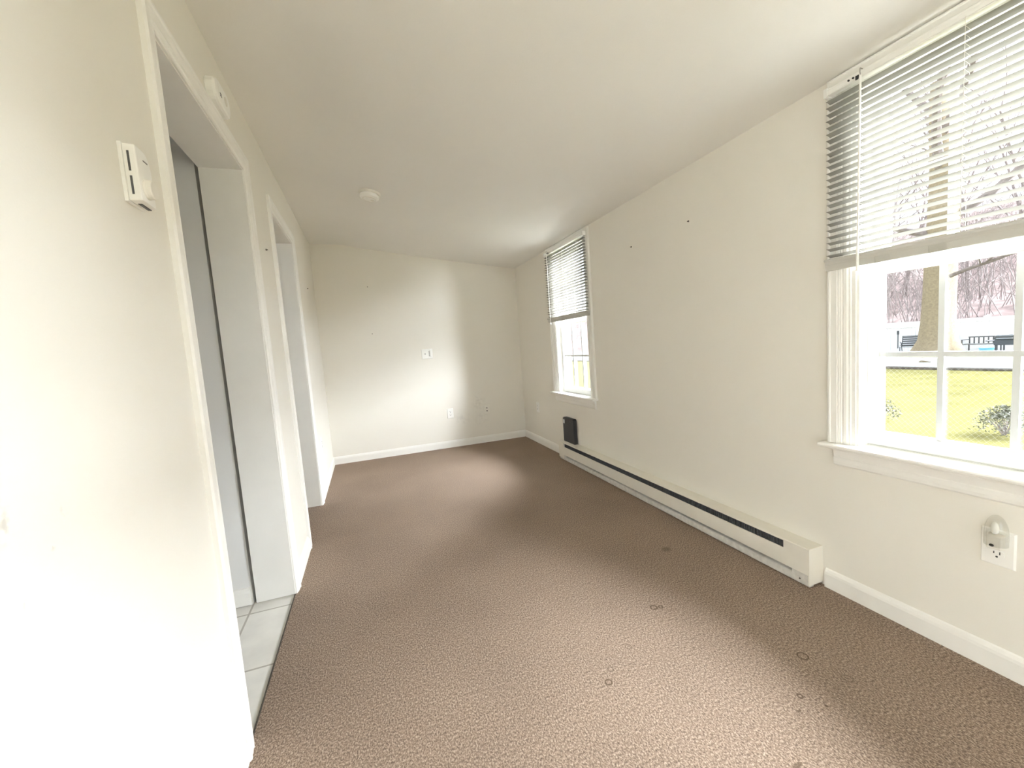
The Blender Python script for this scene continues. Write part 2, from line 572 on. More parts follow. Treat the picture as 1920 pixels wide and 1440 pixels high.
# hall and closet behind the left wall
bm = bms()
box(bm, -2.35, xa - 0.02, 2.245, 2.36, -0.05, 2.55)
struct(obj('wall_hall', bm, M['hall']), 'grey hall wall seen through the first doorway')
bm = bms()
box(bm, -2.45, -2.3, 0.2, 2.36, -0.05, 2.55)
box(bm, -2.3, xa, 0.15, 0.3, -0.05, 2.55)
struct(obj('wall_hall_far', bm, M['hall']))
bm = bms()
box(bm, -2.45, xa, 0.15, 2.36, 2.45, 2.6)
struct(obj('ceiling_hall', bm, M['ceiling']))
bm = bms()
box(bm, -1.5, -1.35, 2.36, 4.4, -0.05, 2.55)
box(bm, -1.35, xa, 4.25, 4.4, -0.05, 2.55)
struct(obj('wall_closet', bm, M['wall']))
bm = bms()
box(bm, -1.5, xa, 2.36, 4.4, 2.45, 2.6)
struct(obj('ceiling_closet', bm, M['ceiling']))

# ------------------------------------------------------------------ baseboards
BBP = [(0, 0), (0.013, 0), (0.013, 0.060), (0.011, 0.070), (0.006, 0.080), (0.0, 0.084)]


def bb_y(bm, xw, sgn, a, b):
    extrude_profile(bm, [(xw + sgn * d, z) for d, z in BBP], 'y', a, b)


bm = bms()
bb_y(bm, XL, 1, YF, 1.318)
bb_y(bm, XL, 1, 2.306, 2.742)
bb_y(bm, XL, 1, 3.605, YB)
struct(obj('baseboard_left', bm, M['trim']), 'white baseboard on the left wall')
bm = bms()
bb_y(bm, XR, -1, YF, 1.205)
bb_y(bm, XR, -1, 3.715, YB)
struct(obj('baseboard_right', bm, M['trim']), 'white baseboard on the window wall')
bm = bms()
extrude_profile(bm, [(YB - d, z) for d, z in BBP], 'x', XL, XR)
struct(obj('baseboard_back', bm, M['trim']), 'white baseboard on the end wall')
bm = bms()
extrude_profile(bm, [(2.245 - d, z) for d, z in BBP], 'x', -2.3, xa - 0.025)
struct(obj('baseboard_hall', bm, M['trim']), 'white baseboard in the hall')

# ------------------------------------------------------------------ doorways
DCP = [(0, 0), (0, 0.013), (0.006, 0.018), (0.014, 0.018), (0.020, 0.015), (0.030, 0.0155), (0.044, 0.013),
       (0.050, 0.0145), (0.056, 0.011), (0.066, 0.010), (0.070, 0.007), (0.070, 0)]   # from the outer edge inwards


def doorway(name, a, b, label, depth=WALL_T):
    root = struct(empty(name, (XL, (a + b) / 2, 0)), label)
    cw = 0.070
    for nm, y_out, sg in (('casing_side', a - cw - 0.005, 1), ('casing_side', b + cw + 0.005, -1)):
        bm = bms()
        zt = HEAD + 0.005 + cw
        sweep(bm, [(XL + d, y_out + sg * w, 0.0) for w, d in DCP], [(XL + d, y_out + sg * w, zt - w) for w, d in DCP])
        obj(nm, bm, M['trim'], root)
    bm = bms()
    zt = HEAD + 0.005 + cw
    sweep(bm, [(XL + d, a - cw - 0.005 + w, zt - w) for w, d in DCP], [(XL + d, b + cw + 0.005 - w, zt - w) for w, d in DCP])
    obj('casing_head', bm, M['trim'], root)
    bm = bms()
    box(bm, XL - depth - 0.004, XL + 0.001, a - JT, a, 0.003, HEAD)
    obj('jamb', bm, M['trim'], root)
    bm = bms()
    box(bm, XL - depth - 0.004, XL + 0.001, b, b + JT, 0.003, HEAD)
    obj('jamb', bm, M['trim'], root)
    bm = bms()
    box(bm, XL - depth - 0.004, XL + 0.001, a - JT, b + JT, HEAD, HEAD + JT)
    obj('jamb_head', bm, M['trim'], root)
    return root


doorway('door_1', D1A, D1B, 'near doorway with white casing opening on a tiled hall')
doorway('door_2', D2A, D2B, 'far doorway with white casing and carpet running through')

# ------------------------------------------------------------------ windows
WCP = [(0, 0), (0, 0.017), (0.005, 0.021), (0.011, 0.021), (0.014, 0.018), (0.036, 0.018), (0.039, 0.013), (0.043, 0.017),
       (0.047, 0.012), (0.051, 0.016), (0.055, 0.011), (0.060, 0.014), (0.070, 0.0135), (0.076, 0.010), (0.082, 0.010),
       (0.085, 0.006), (0.098, 0.006), (0.098, 0)]
STOOL_Z = 0.655


def window(name, yc, label):
    root = struct(empty(name, (XR, yc, STOOL_Z)), label)
    oc = WH + 0.098
    CT = 2.082
    for sg in (1, -1):
        bm = bms()
        sweep(bm, [(XR - d, yc + sg * (oc - w), STOOL_Z) for w, d in WCP],
              [(XR - d, yc + sg * (oc - w), CT - 0.72 * w) for w, d in WCP])
        obj('casing_side', bm, M['trim'], root)
    bm = bms()
    sweep(bm, [(XR - d, yc - oc + w, CT - w * 0.72) for w, d in WCP], [(XR - d, yc + oc - w, CT - w * 0.72) for w, d in WCP])
    obj('casing_head', bm, M['trim'], root)
    # stool and apron
    bm = bms()
    so = oc + 0.014
    extrude_profile(bm, [(XR + 0.05, STOOL_Z - 0.018), (XR - 0.050, STOOL_Z - 0.018), (XR - 0.057, STOOL_Z - 0.014),
                         (XR - 0.059, STOOL_Z - 0.008), (XR - 0.056, STOOL_Z - 0.002), (XR - 0.050, STOOL_Z),
                         (XR + 0.05, STOOL_Z)], 'y', yc - WH, yc + WH)
    extrude_profile(bm, [(XR, STOOL_Z - 0.018), (XR - 0.050, STOOL_Z - 0.018), (XR - 0.057, STOOL_Z - 0.014),
                         (XR - 0.059, STOOL_Z - 0.008), (XR - 0.056, STOOL_Z - 0.002), (XR - 0.050, STOOL_Z),
                         (XR, STOOL_Z)], 'y', yc + WH, yc + so)
    extrude_profile(bm, [(XR, STOOL_Z - 0.018), (XR - 0.050, STOOL_Z - 0.018), (XR - 0.057, STOOL_Z - 0.014),
                         (XR - 0.059, STOOL_Z - 0.008), (XR - 0.056, STOOL_Z - 0.002), (XR - 0.050, STOOL_Z),
                         (XR, STOOL_Z)], 'y', yc - so, yc - WH)
    obj('window_sill', bm, M['trim'], root)
    bm = bms()
    az = STOOL_Z - 0.018
    ap = [(0, 0), (0.013, 0), (0.020, -0.006), (0.020, -0.014), (0.016, -0.026), (0.013, -0.040), (0.015, -0.044),
          (0.015, -0.060), (0.012, -0.072), (0.006, -0.078), (0, -0.080)]
    extrude_profile(bm, [(XR - d, az + z) for d, z in ap], 'y', yc - oc + 0.022, yc + oc - 0.022)
    obj('apron', bm, M['trim'], root)
    # jamb lining (trim paint) and vinyl frame
    bm = bms()
    for sg in (1, -1):
        ya, yb_ = sorted((yc + sg * WH, yc + sg * (WH - 0.010)))
        box(bm, XR, XR + 0.15, ya, yb_, STOOL_Z, WZ1)
    box(bm, XR, XR + 0.15, yc - WH, yc + WH, WZ1 - 0.012, WZ1)
    box(bm, XR + 0.05, XR + 0.17, yc - WH, yc + WH, WZ0 - 0.005, STOOL_Z + 0.002)
    obj('jamb', bm, M['trim'], root)
    G = 0.268                      # half width of the glass
    ZM = 1.340
    def sash(nm, x, z0, z1, rail_b, rail_t):
        bm = bms()
        y_o = WH - 0.010
        for sg in (1, -1):
            a, c = sg * y_o, sg * (G + 0.012)
            pr = [(x - 0.014, yc + a), (x - 0.014, yc + c), (x + 0.004, yc + sg * G), (x + 0.022, yc + sg * G), (x + 0.022, yc + a)]
            extrude_profile(bm, pr, 'z', z0, z1)
        pr = [(x - 0.014, z0), (x - 0.014, z0 + rail_b - 0.012), (x + 0.004, z0 + rail_b), (x + 0.022, z0 + rail_b), (x + 0.022, z0)]
        extrude_profile(bm, pr, 'y', yc - G - 0.012, yc + G + 0.012)
        pr = [(x - 0.014, z1), (x - 0.014, z1 - rail_t + 0.008), (x + 0.004, z1 - rail_t), (x + 0.022, z1 - rail_t), (x + 0.022, z1)]
        extrude_profile(bm, pr, 'y', yc - G - 0.012, yc + G + 0.012)
        s = obj(nm, bm, M['vinyl'], root)
        gz0, gz1 = z0 + rail_b, z1 - rail_t
        bm = bms()
        for k in (-0.0895, 0.0895):
            box(bm, x - 0.002, x + 0.010, yc + k - 0.0085, yc + k + 0.0085, gz0 - 0.002, gz1 + 0.002)
        zc = (gz0 + gz1) / 2
        box(bm, x - 0.004, x + 0.012, yc - G - 0.004, yc + G + 0.004, zc - 0.0085, zc + 0.0085)
        obj('muntin_grid', bm, M['muntin'], s)
        bm = bms()
        box(bm, x + 0.013, x + 0.016, yc - G - 0.003, yc + G + 0.003, gz0 - 0.003, gz1 + 0.003)
        obj('pane', bm, M['glass'], s)
        return s
    lo = sash('lower_sash', 1.872, 0.660, 1.362, 0.052, 0.042)
    up = sash('upper_sash', 1.910, 1.330, WZ1 - 0.012, 0.040, 0.045)
    bm = bms()
    for sg in (1, -1):
        ya, yb_ = sorted((yc + sg * (WH - 0.010), yc + sg * (WH - 0.030)))
        box(bm, 1.897, 1.935, ya, yb_, 0.657, 1.332)
    obj('outer_track', bm, M['vinyl'], root)
    return root


window('window_1', W1C, 'large near window on the right wall, lower panes showing the yard')
window('window_2', W2C, 'smaller far window on the right wall above the black box')


# ------------------------------------------------------------------ mini blinds
def blind(yc, half, label, z_top=2.040, n=25, pitch=0.0242, z_first=1.992, wand_y=0.27):
    XB = 1.775
    root = tag(empty('mini_blind', (XB, yc, z_top)), label, 'blind', 'mini blinds on the right wall')
    # head rail: an open metal channel with rolled lips
    bm = bms()
    extrude_profile(bm, [(XB - 0.013, z_top), (XB - 0.0145, z_top - 0.002), (XB - 0.013, z_top - 0.005), (XB - 0.011, z_top - 0.008),
                         (XB - 0.011, z_top - 0.021), (XB - 0.0135, z_top - 0.024), (XB - 0.012, z_top - 0.026),
                         (XB + 0.012, z_top - 0.026), (XB + 0.012, z_top)], 'y', yc - half, yc + half)
    hr = obj('head_rail', bm, M['plastic'], root)
    for yq in (half - 0.004, -half + 0.004):
        bm = bms()
        box(bm, XB - 0.0155, XB + 0.013, yc + yq - 0.006, yc + yq + 0.006, z_top - 0.029, z_top + 0.003)
        obj('end_bracket', bm, M['plastic'], hr)
    bm = bms()
    for yo in (half - 0.085, half - 0.10):
        lathe(bm, [(0.0032, -0.0145), (0.0032, -0.010)], (XB - 0.0005, yc + yo, z_top - 0.013), 'x', 10)
    box(bm, XB - 0.0142, XB - 0.010, yc + half - 0.118, yc + half - 0.108, z_top - 0.026, z_top - 0.012)
    obj('cord_lock', bm, M['dark'], hr)
    # slats: gently crowned strips, room edge tilted up
    w, tilt = 0.0255, math.radians(17)
    bm = bms()
    for i in range(n):
        zc = z_first - i * pitch + random.uniform(-0.0006, 0.0006)
        sag = random.uniform(-0.0008, 0.0008)
        tl = tilt + random.uniform(-0.03, 0.03)
        rows = []
        for k in range(6):
            t = k / 5 - 0.5
            dx = t * w * math.cos(tl)
            dz = -t * w * math.sin(tl) + 0.0018 * (1 - (2 * t) ** 2)
            rows.append((XB + dx, zc + dz))
        th = 0.0004
        prof = rows + [(x, z - th) for x, z in rows[::-1]]
        ym = [yc - half + 0.004, yc - half * 0.33, yc + half * 0.33, yc + half - 0.004]
        zz = [0, sag, -sag, 0]
        rings = [[bm.verts.new((x, y_, z + dz_)) for x, z in prof] for y_, dz_ in zip(ym, zz)]
        m_ = len(prof)
        for A, B in zip(rings, rings[1:]):
            for k in range(m_):
                bm.faces.new((A[k], A[(k + 1) % m_], B[(k + 1) % m_], B[k]))
        bm.faces.new(rings[0][::-1]); bm.faces.new(rings[-1])
    obj('slats', bm, M['slat'], root, smooth=False)
    z_last = z_first - (n - 1) * pitch
    # bottom rail, tilted with the slats so that its underside shows, over the bunched spare slats
    zb = z_last - 0.012
    bm = bms()
    extrude_profile(bm, [(XB - 0.014, zb + 0.001), (XB - 0.0155, zb - 0.003), (XB - 0.013, zb - 0.0065), (XB - 0.010, zb - 0.010),
                         (XB - 0.008, zb - 0.020), (XB - 0.0085, zb - 0.022), (XB - 0.006, zb - 0.031), (XB - 0.002, zb - 0.043),
                         (XB + 0.011, zb - 0.043), (XB + 0.013, zb - 0.012), (XB + 0.012, zb - 0.004)], 'y', yc - half - 0.003, yc + half + 0.003)
    br = obj('bottom_rail', bm, M['rail'], root)
    for yo in (half * 0.52, half * 0.14, -half * 0.6):
        bm = bms()
        box(bm, XB - 0.0125, XB - 0.002, yc + yo - 0.022, yc + yo + 0.022, zb - 0.045, zb - 0.022)
        obj('tape_button', bm, M['clear'], br, bevel=0.002)
    # ladders
    for yo in (half * 0.70, 0.0, -half * 0.70):
        bm = bms()
        for dx in (-0.0135, 0.0135):
            tube(bm, [(XB + dx, yc + yo, z_top - 0.02), (XB + dx, yc + yo, zb - 0.002)], 0.0007, 5)
        for i in range(n):
            zc = z_first - i * pitch - 0.0012
            tube(bm, [(XB - 0.0135, yc + yo, zc + 0.0034), (XB + 0.0135, yc + yo, zc - 0.0034)], 0.0005, 4)
        obj('ladder_cord', bm, M['cord'], root)
    # tilt wand
    bm = bms()
    yw = yc + wand_y
    xw = XB - 0.024
    tube(bm, [(xw, yw, z_top - 0.022), (xw + 0.001, yw + 0.004, z_top - 0.35), (xw + 0.003, yw + 0.009, 1.41)], 0.0034, 8)
    tube(bm, [(xw + 0.003, yw + 0.009, 1.42), (xw + 0.004, yw + 0.010, 1.335)], 0.0046, 8)
    wd = obj('tilt_wand', bm, M['plastic'], root)
    bm = bms()
    tube(bm, [(XB - 0.012, yw, z_top + 0.000), (xw - 0.002, yw, z_top + 0.001), (xw - 0.003, yw, z_top - 0.012), (xw, yw, z_top - 0.024)], 0.0018, 6)
    obj('wand_hook', bm, M['metal'], wd)
    return root


blind(W1C, 0.4005, 'half-raised white mini blind on the large near window, over the yard view')
blind(W2C, 0.4005, 'half-raised white mini blind on the far window above the black box', wand_y=0.30)

# ================================================================== OBJECTS IN THE ROOM
# ------------------------------------------------------------------ electric baseboard heater
HY0, HY1 = 1.222, 3.705
heater = tag(empty('baseboard_heater', (XR, (HY0 + HY1) / 2, 0)),
             'long white electric baseboard heater with dark slot under the windows', 'heater')
XF = 1.7245
bm = bms()
extrude_profile(bm, [(XR, 0.178), (XF + 0.004, 0.178), (XF, 0.175), (XF, 0.171), (XF + 0.002, 0.171), (XF + 0.006, 0.1745),
                     (XR, 0.1745)], 'y', HY0, HY1 - 0.006)
obj('top_cover', bm, M['heater'], heater)
bm = bms()
box(bm, XR - 0.004, XR, HY0, HY1, 0.012, 0.1745)
obj('back_plate', bm, M['heater'], heater)
bm = bms()
box(bm, XF + 0.001, XF + 0.004, 1.338, 3.602, 0.056, 0.136)
box(bm, XF + 0.001, XF + 0.004, HY0 + 0.002, 1.338, 0.056, 0.170)
obj('front_panel', bm, M['heater'], heater)
bm = bms()
box(bm, XF + 0.020, XF + 0.070, 1.25, 3.62, 0.050, 0.160)
for k in range(150):
    y = 1.36 + k * 0.015
    box(bm, XF + 0.010, XF + 0.020, y, y + 0.001, 0.07, 0.160)
obj('heating_element', bm, M['heater_in'], heater)
bm = bms()
box(bm, XF, XR, HY0 - 0.003, HY0 + 0.002, 0.012, 0.1785)
obj('end_cap', bm, M['heater'], heater)
bm = bms()
box(bm, XF - 0.0015, XR, 3.602, HY1, 0.020, 0.1790)
obj('end_cap', bm, M['heater'], heater, bevel=0.002)
bm = bms()
extrude_profile(bm, [(XF + 0.003, 0.004), (XF + 0.001, 0.012), (XF + 0.003, 0.036), (XF + 0.008, 0.040), (XF + 0.030, 0.046),
                     (XF + 0.030, 0.004)], 'y', HY0 - 0.002, 3.690)
box(bm, XF + 0.002, XF + 0.012, HY0, 1.300, 0.034, 0.056)
box(bm, XF + 0.002, XF + 0.012, 3.560, 3.620, 0.034, 0.056)
kp = obj('kick_plate', bm, M['kick'], heater, bevel=0.002)
bm = bms()
lathe(bm, [(0.004, -0.001), (0.003, -0.003)], (XF + 0.002, 1.262, 0.026), 'x', 10)
obj('screw', bm, M['nail'], kp)

# ------------------------------------------------------------------ dark box standing on the heater
bx = tag(empty('modem_box', (1.785, 3.56, 0.1785)), 'black upright plastic box with pale sticker standing on the heater', 'box')
bm = bms()
pts = []
y0, y1, z0, z1 = 3.452, 3.672, 0.1785, 0.420
for cy, cz, a0 in ((y1 - 0.022, z1 - 0.022, 0), (y0 + 0.022, z1 - 0.022, 90)):
    for k in range(7):
        a = math.radians(a0 + 15 * k)
        pts.append((cy + 0.022 * math.cos(a), cz + 0.022 * math.sin(a)))
pts += [(y0, z0), (y1, z0)]
extrude_profile(bm, pts, 'x', 1.768, 1.806)
body = obj('shell', bm, M['black'], bx, bevel=0.003)
bm = bms()
box(bm, 1.7672, 1.7682, 3.632, 3.660, 0.358, 0.396)
obj('sticker', bm, M['label'], bx)
bm = bms()
lathe(bm, [(0.006, -0.0008), (0.006, 0.0005)], (1.768, 3.515, 0.388), 'x', 14)
obj('emblem', bm, M['slotgrey'], bx)


# ------------------------------------------------------------------ cover plates
def plate_mesh(bm, cx, cz, w, h, t=0.006):
    """Cover plate in a local frame: u across, v up, depth d."""
    e = 0.004
    lo = [(-w / 2, -h / 2), (w / 2, -h / 2), (w / 2, h / 2), (-w / 2, h / 2)]
    hi = [(a * (1 - 2 * e / w), b * (1 - 2 * e / h)) for a, b in lo]
    return lo, hi, t


def wall_frame(side, along, z):
    """Return a function mapping (u, v, d) to the world on a wall; d comes out of the wall."""
    if side == 'back':
        return lambda u, v, d: (along + u, YB - d, z + v)
    if side == 'right':
        return lambda u, v, d: (XR - d, along + u, z + v)
    return lambda u, v, d: (XL + d, along + u, z + v)


def fr_box(bm, F, u0, u1, v0, v1, d0, d1, taper=0.0):
    A = [bm.verts.new(F(u, v, d0)) for u, v in ((u0, v0), (u1, v0), (u1, v1), (u0, v1))]
    B = [bm.verts.new(F(u, v, d1)) for u, v in ((u0 + taper, v0 + taper), (u1 - taper, v0 + taper), (u1 - taper, v1 - taper), (u0 + taper, v1 - taper))]
    bm.faces.new(A[::-1]); bm.faces.new(B)
    for i in range(4):
        j = (i + 1) % 4
        bm.faces.new((A[i], A[j], B[j], B[i]))


def fr_disc(bm, F, cu, cv, r, d0, d1, seg=20, su=1.0):
    A = [bm.verts.new(F(cu + su * r * math.cos(2 * math.pi * k / seg), cv + r * math.sin(2 * math.pi * k / seg), d0)) for k in range(seg)]
    B = [bm.verts.new(F(cu + su * r * math.cos(2 * math.pi * k / seg), cv + r * math.sin(2 * math.pi * k / seg), d1)) for k in range(seg)]
    bm.faces.new(A[::-1]); bm.faces.new(B)
    for k in range(seg):
        j = (k + 1) % seg
        bm.faces.new((A[k], A[j], B[j], B[k]))


def base_of(side, along, z):
    return wall_frame(side, along, z)(0, 0, 0)


def outlet(name, side, along, z, label, w=0.074, h=0.118, cat='outlet'):
    F = wall_frame(side, along, z)
    r = tag(empty(name, base_of(side, along, z)), label, cat)
    bm = bms()
    fr_box(bm, F, -w / 2, w / 2, -h / 2, h / 2, 0, 0.006, 0.004)
    obj('cover_plate', bm, M['plastic'], r)
    for sv in (0.020, -0.020):
        bm = bms()
        fr_disc(bm, F, 0, sv, 0.0165, 0.005, 0.0085, 24)
        rc = obj('receptacle', bm, M['plastic'], r)
        bm = bms()
        fr_box(bm, F, -0.0078, -0.0054, sv + 0.000, sv + 0.0095, 0.008, 0.0090)
        fr_box(bm, F, 0.0054, 0.0078, sv + 0.001, sv + 0.0085, 0.008, 0.0090)
        fr_disc(bm, F, 0, sv - 0.0075, 0.0030, 0.008, 0.0090, 10)
        obj('slots', bm, M['dark'], rc)
    bm = bms()
    fr_disc(bm, F, 0, 0, 0.003, 0.005, 0.0075, 10)
    obj('screw', bm, M['plastic_dim'], r)
    return r


outlet('wall_outlet', 'back', 0.872, 0.408, 'white duplex outlet low on the end wall, left of the small jack plate')
outlet('wall_outlet', 'right', 4.39, 0.425, 'white outlet plate on the right wall between far corner and window')
outlet('wall_outlet', 'left', 3.94, 0.412, 'white outlet plate on the left wall past the far doorway')
outlet('wall_outlet', 'right', 0.687, 0.410, 'white duplex outlet under the large window with night light plugged in', 0.078, 0.118)

# small jack plate
F = wall_frame('back', 1.322, 0.402)
r = tag(empty('jack_plate', base_of('back', 1.322, 0.402)), 'ivory plate with two dark jacks low on the end wall', 'wall plate')
bm = bms(); fr_box(bm, F, -0.036, 0.036, -0.055, 0.055, 0, 0.006, 0.004)
obj('cover_plate', bm, M['plastic_dim'], r)
for v in (0.020, -0.016):
    bm = bms(); fr_disc(bm, F, 0, v, 0.0075, 0.005, 0.0085, 14)
    obj('jack', bm, M['slotgrey'], r)

# two-gang cable plate higher up
F = wall_frame('back', 0.663, 1.130)
r = tag(empty('cable_plate', base_of('back', 0.663, 1.130)), 'white two-gang cable plate in the middle of the end wall', 'wall plate')
bm = bms(); fr_box(bm, F, -0.064, 0.064, -0.057, 0.057, 0, 0.006, 0.004)
obj('cover_plate', bm, M['plastic'], r)
bm = bms(); fr_disc(bm, F, -0.024, 0.000, 0.0075, 0.005, 0.016, 14)
obj('coaxial_jack', bm, M['metal'], r)
bm = bms(); fr_box(bm, F, 0.018, 0.028, -0.030, 0.032, 0.0055, 0.008)
obj('switch_slot', bm, M['metal'], r)
bm = bms(); fr_box(bm, F, 0.030, 0.050, -0.036, 0.046, 0.0055, 0.016, 0.003)
obj('paddle', bm, M['plastic'], r)

# ------------------------------------------------------------------ night light in the near outlet
nl = tag(empty('night_light', (XR - 0.0085, 0.687, 0.445)), 'clear plastic plug-in night light in the outlet under the window', 'night light')
F = wall_frame('right', 0.687, 0.430)
bm = bms()
fr_box(bm, F, -0.021, 0.021, -0.022, 0.030, 0.0092, 0.030, 0.004)
pb = obj('plug_body', bm, M['plastic_dim'], nl, bevel=0.004)
bm = bms()
fr_disc(bm, F, 0.004, -0.006, 0.0042, 0.028, 0.0312, 12, 1.3)
obj('light_sensor', bm, M['dark'], pb)
bm = bms()
lathe(bm, [(0.004, 0.0), (0.0085, 0.006), (0.0095, 0.018), (0.007, 0.032), (0.002, 0.040)], (XR - 0.024, 0.687, 0.460), 'z', 14)
obj('bulb', bm, M['plastic'], nl, smooth=True)
bm = bms()
prof = []
for k in range(9):
    a = math.pi / 2 * k / 8
    prof.append((0.0275 * math.cos(a) + 0.0005, 0.062 * math.sin(a)))
ring0 = []
seg = 16
rings = []
for rr, hh in [(0.0275, -0.034)] + prof:
    ring = []
    for k in range(seg + 1):
        a = math.pi * k / seg
        ring.append(bm.verts.new((XR - 0.014 - rr * math.sin(a) * 1.05, 0.687 + rr * math.cos(a), 0.458 + hh)))
    rings.append(ring)
for A, B in zip(rings, rings[1:]):
    for k in range(seg):
        bm.faces.new((A[k], A[k + 1], B[k + 1], B[k]))
sh = obj('shade', bm, M['clear'], nl, smooth=True)
sd = sh.modifiers.new('thickness', 'SOLIDIFY'); sd.thickness = 0.0015

# ------------------------------------------------------------------ thermostat on the left wall
TY0, TY1, TZ0, TZ1 = 1.121, 1.190, 1.516, 1.634
th = tag(empty('thermostat', (XL, (TY0 + TY1) / 2, TZ0)), 'white dial thermostat with dark side slots beside the near doorway', 'thermostat')
bm = bms()
box(bm, XL, XL + 0.007, TY0 - 0.002, TY1 + 0.002, TZ0 - 0.002, TZ1 + 0.002)
obj('back_plate', bm, M['plastic'], th, bevel=0.001)
bm = bms()
# front rounds off towards the far top corner
pr = [(TY0, TZ0), (TY1, TZ0)]
for k in range(9):
    a = math.radians(0 + 90 * k / 8)
    pr.append((TY1 - 0.030 + 0.030 * math.cos(a), TZ1 - 0.045 + 0.045 * math.sin(a)))
pr.append((TY0, TZ1))
A = [bm.verts.new((XL + 0.007, y, z)) for y, z in pr]
B = [bm.verts.new((XL + 0.030, TY0 + (y - TY0) * 0.94, TZ0 + 0.001 + (z - TZ0) * 0.975)) for y, z in pr]
bm.faces.new(A); bm.faces.new(B[::-1])
for i in range(len(pr)):
    j = (i + 1) % len(pr)
    bm.faces.new((A[i], A[j], B[j], B[i]))
obj('housing', bm, M['plastic'], th, bevel=0.0025)
for za, zb in ((1.577, 1.618), (1.529, 1.567)):
    bm = bms()
    box(bm, XL + 0.0145, XL + 0.0185, TY0 - 0.0006, TY0 + 0.004, za, zb)
    obj('vent_slot', bm, M['slotgrey'], th)
bm = bms()
box(bm, XL + 0.013, XL + 0.020, TY0 + 0.022, TY0 + 0.066, TZ0 - 0.0008, TZ0 + 0.004)
obj('vent_slot', bm, M['slotgrey'], th)
bm = bms()
lathe(bm, [(0.0215, 0.0), (0.0215, 0.003), (0.0200, 0.005), (0.0195, 0.012), (0.0175, 0.0145), (0.0, 0.0146)][:5], (XL + 0.0290, 1.152, 1.549), 'x', 32)
obj('dial', bm, M['plastic_dim'], th, smooth=False, bevel=0.001)
bm = bms()
for k in range(5):
    box(bm, XL + 0.0295, XL + 0.0304, 1.150 + k * 0.0042, 1.1528 + k * 0.0042, 1.6085, 1.6115)
obj('lettering', bm, M['slotgrey'], th)

# ------------------------------------------------------------------ alarm above the near doorway
al = tag(empty('carbon_monoxide_alarm', (XL, 1.90, 2.11)), 'white oblong alarm on the left wall above the near doorway', 'alarm')
bm = bms()
def stadium(y0, y1, z0, z1, rad, n=6):
    P = []
    for cy, cz, a0 in ((y1 - rad, z1 - rad, 0), (y0 + rad, z1 - rad, 90), (y0 + rad, z0 + rad, 180), (y1 - rad, z0 + rad, 270)):
        for k in range(n + 1):
            a = math.radians(a0 + 90 * k / n)
            P.append((cy + rad * math.cos(a), cz + rad * math.sin(a)))
    return P
rings = []
for d, s in ((0.0, 0.97), (0.004, 1.0), (0.026, 1.0), (0.034, 0.95), (0.038, 0.84)):
    P = stadium(1.810, 1.985, 2.1085, 2.196, 0.036)
    cy, cz = 1.8975, 2.152
    rings.append([bm.verts.new((XL + d, cy + (y - cy) * s, cz + (z - cz) * s)) for y, z in P])
for A, B in zip(rings, rings[1:]):
    n_ = len(A)
    for k in range(n_):
        bm.faces.new((A[k], A[(k + 1) % n_], B[(k + 1) % n_], B[k]))
bm.faces.new(rings[0][::-1]); bm.faces.new(rings[-1])
obj('housing', bm, M['plastic'], al)
bm = bms()
for k in range(2):
    box(bm, XL + 0.0365, XL + 0.0388, 1.850, 1.866, 2.139 + 0.008 * k, 2.143 + 0.008 * k)
obj('sounder_slots', bm, M['dark'], al)
bm = bms()
lathe(bm, [(0.017, 0.036), (0.016, 0.0395), (0.012, 0.0405)], (XL, 1.920, 2.155), 'x', 20)
obj('test_button', bm, M['plastic_dim'], al)

# ------------------------------------------------------------------ smoke detector on the ceiling
sx, sy = 0.135, 3.185
sz = ceil_z(sx) + ceil_bump(sx, sy)
sd_ = tag(empty('smoke_detector', (sx, sy, sz)), 'round white smoke detector on the ceiling near the far end', 'smoke detector')
slope = math.atan2(ceil_z(0.25) - ceil_z(0.02), 0.23)
RT = Matrix.Rotation(-slope, 4, 'Y')
def tilt(bm):
    bmesh.ops.transform(bm, matrix=Matrix.Translation((sx, sy, sz)) @ RT, verts=bm.verts)
bm = bms(); lathe(bm, [(0.074, 0.004), (0.075, -0.003), (0.073, -0.010), (0.068, -0.013)], (0, 0, 0), 'z', 40); tilt(bm)
obj('mounting_base', bm, M['plastic_dim'], sd_)
bm = bms(); lathe(bm, [(0.058, -0.013), (0.058, -0.019), (0.066, -0.020), (0.067, -0.026), (0.064, -0.036), (0.055, -0.043), (0.036, -0.046), (0.012, -0.047)], (0, 0, 0), 'z', 40); tilt(bm)
cv = obj('cover', bm, M['plastic'], sd_)
bm = bms(); lathe(bm, [(0.013, -0.046), (0.013, -0.049), (0.009, -0.050)], (0.022, 0.008, 0), 'z', 18); tilt(bm)
obj('test_button', bm, M['plastic_dim'], cv)
bm = bms(); lathe(bm, [(0.041, -0.0435), (0.041, -0.0462), (0.047, -0.0458), (0.047, -0.0435)], (0, 0, 0), 'z', 40); tilt(bm)
obj('sounder_ring', bm, M['plastic_dim'], cv)


# ------------------------------------------------------------------ nails left in the walls
def nail(side, along, z, label):
    F = wall_frame(side, along, z)
    bm = bms()
    fr_disc(bm, F, 0, 0, 0.0050, -0.004, 0.004, 8)
    fr_disc(bm, F, 0, -0.001, 0.0025, 0.004, 0.010, 8)
    o = obj('nail', bm, M['nail'], None)
    tag(o, label, 'nail', 'nails left in the walls')


nail('right', 1.955, 1.786, 'small dark nail high on the right wall, nearer the large window')
nail('right', 2.498, 1.775, 'small dark nail high on the right wall, nearer the far window')
nail('back', 0.086, 1.904, 'upper of two small nails on the left half of the end wall')
nail('back', 0.086, 1.393, 'lower of two small nails on the left half of the end wall')
nail('left', 2.553, 1.753, 'small nail on the strip of left wall between the doorways')
nail('left', 4.247, 1.807, 'small nail on the left wall between far doorway and corner')

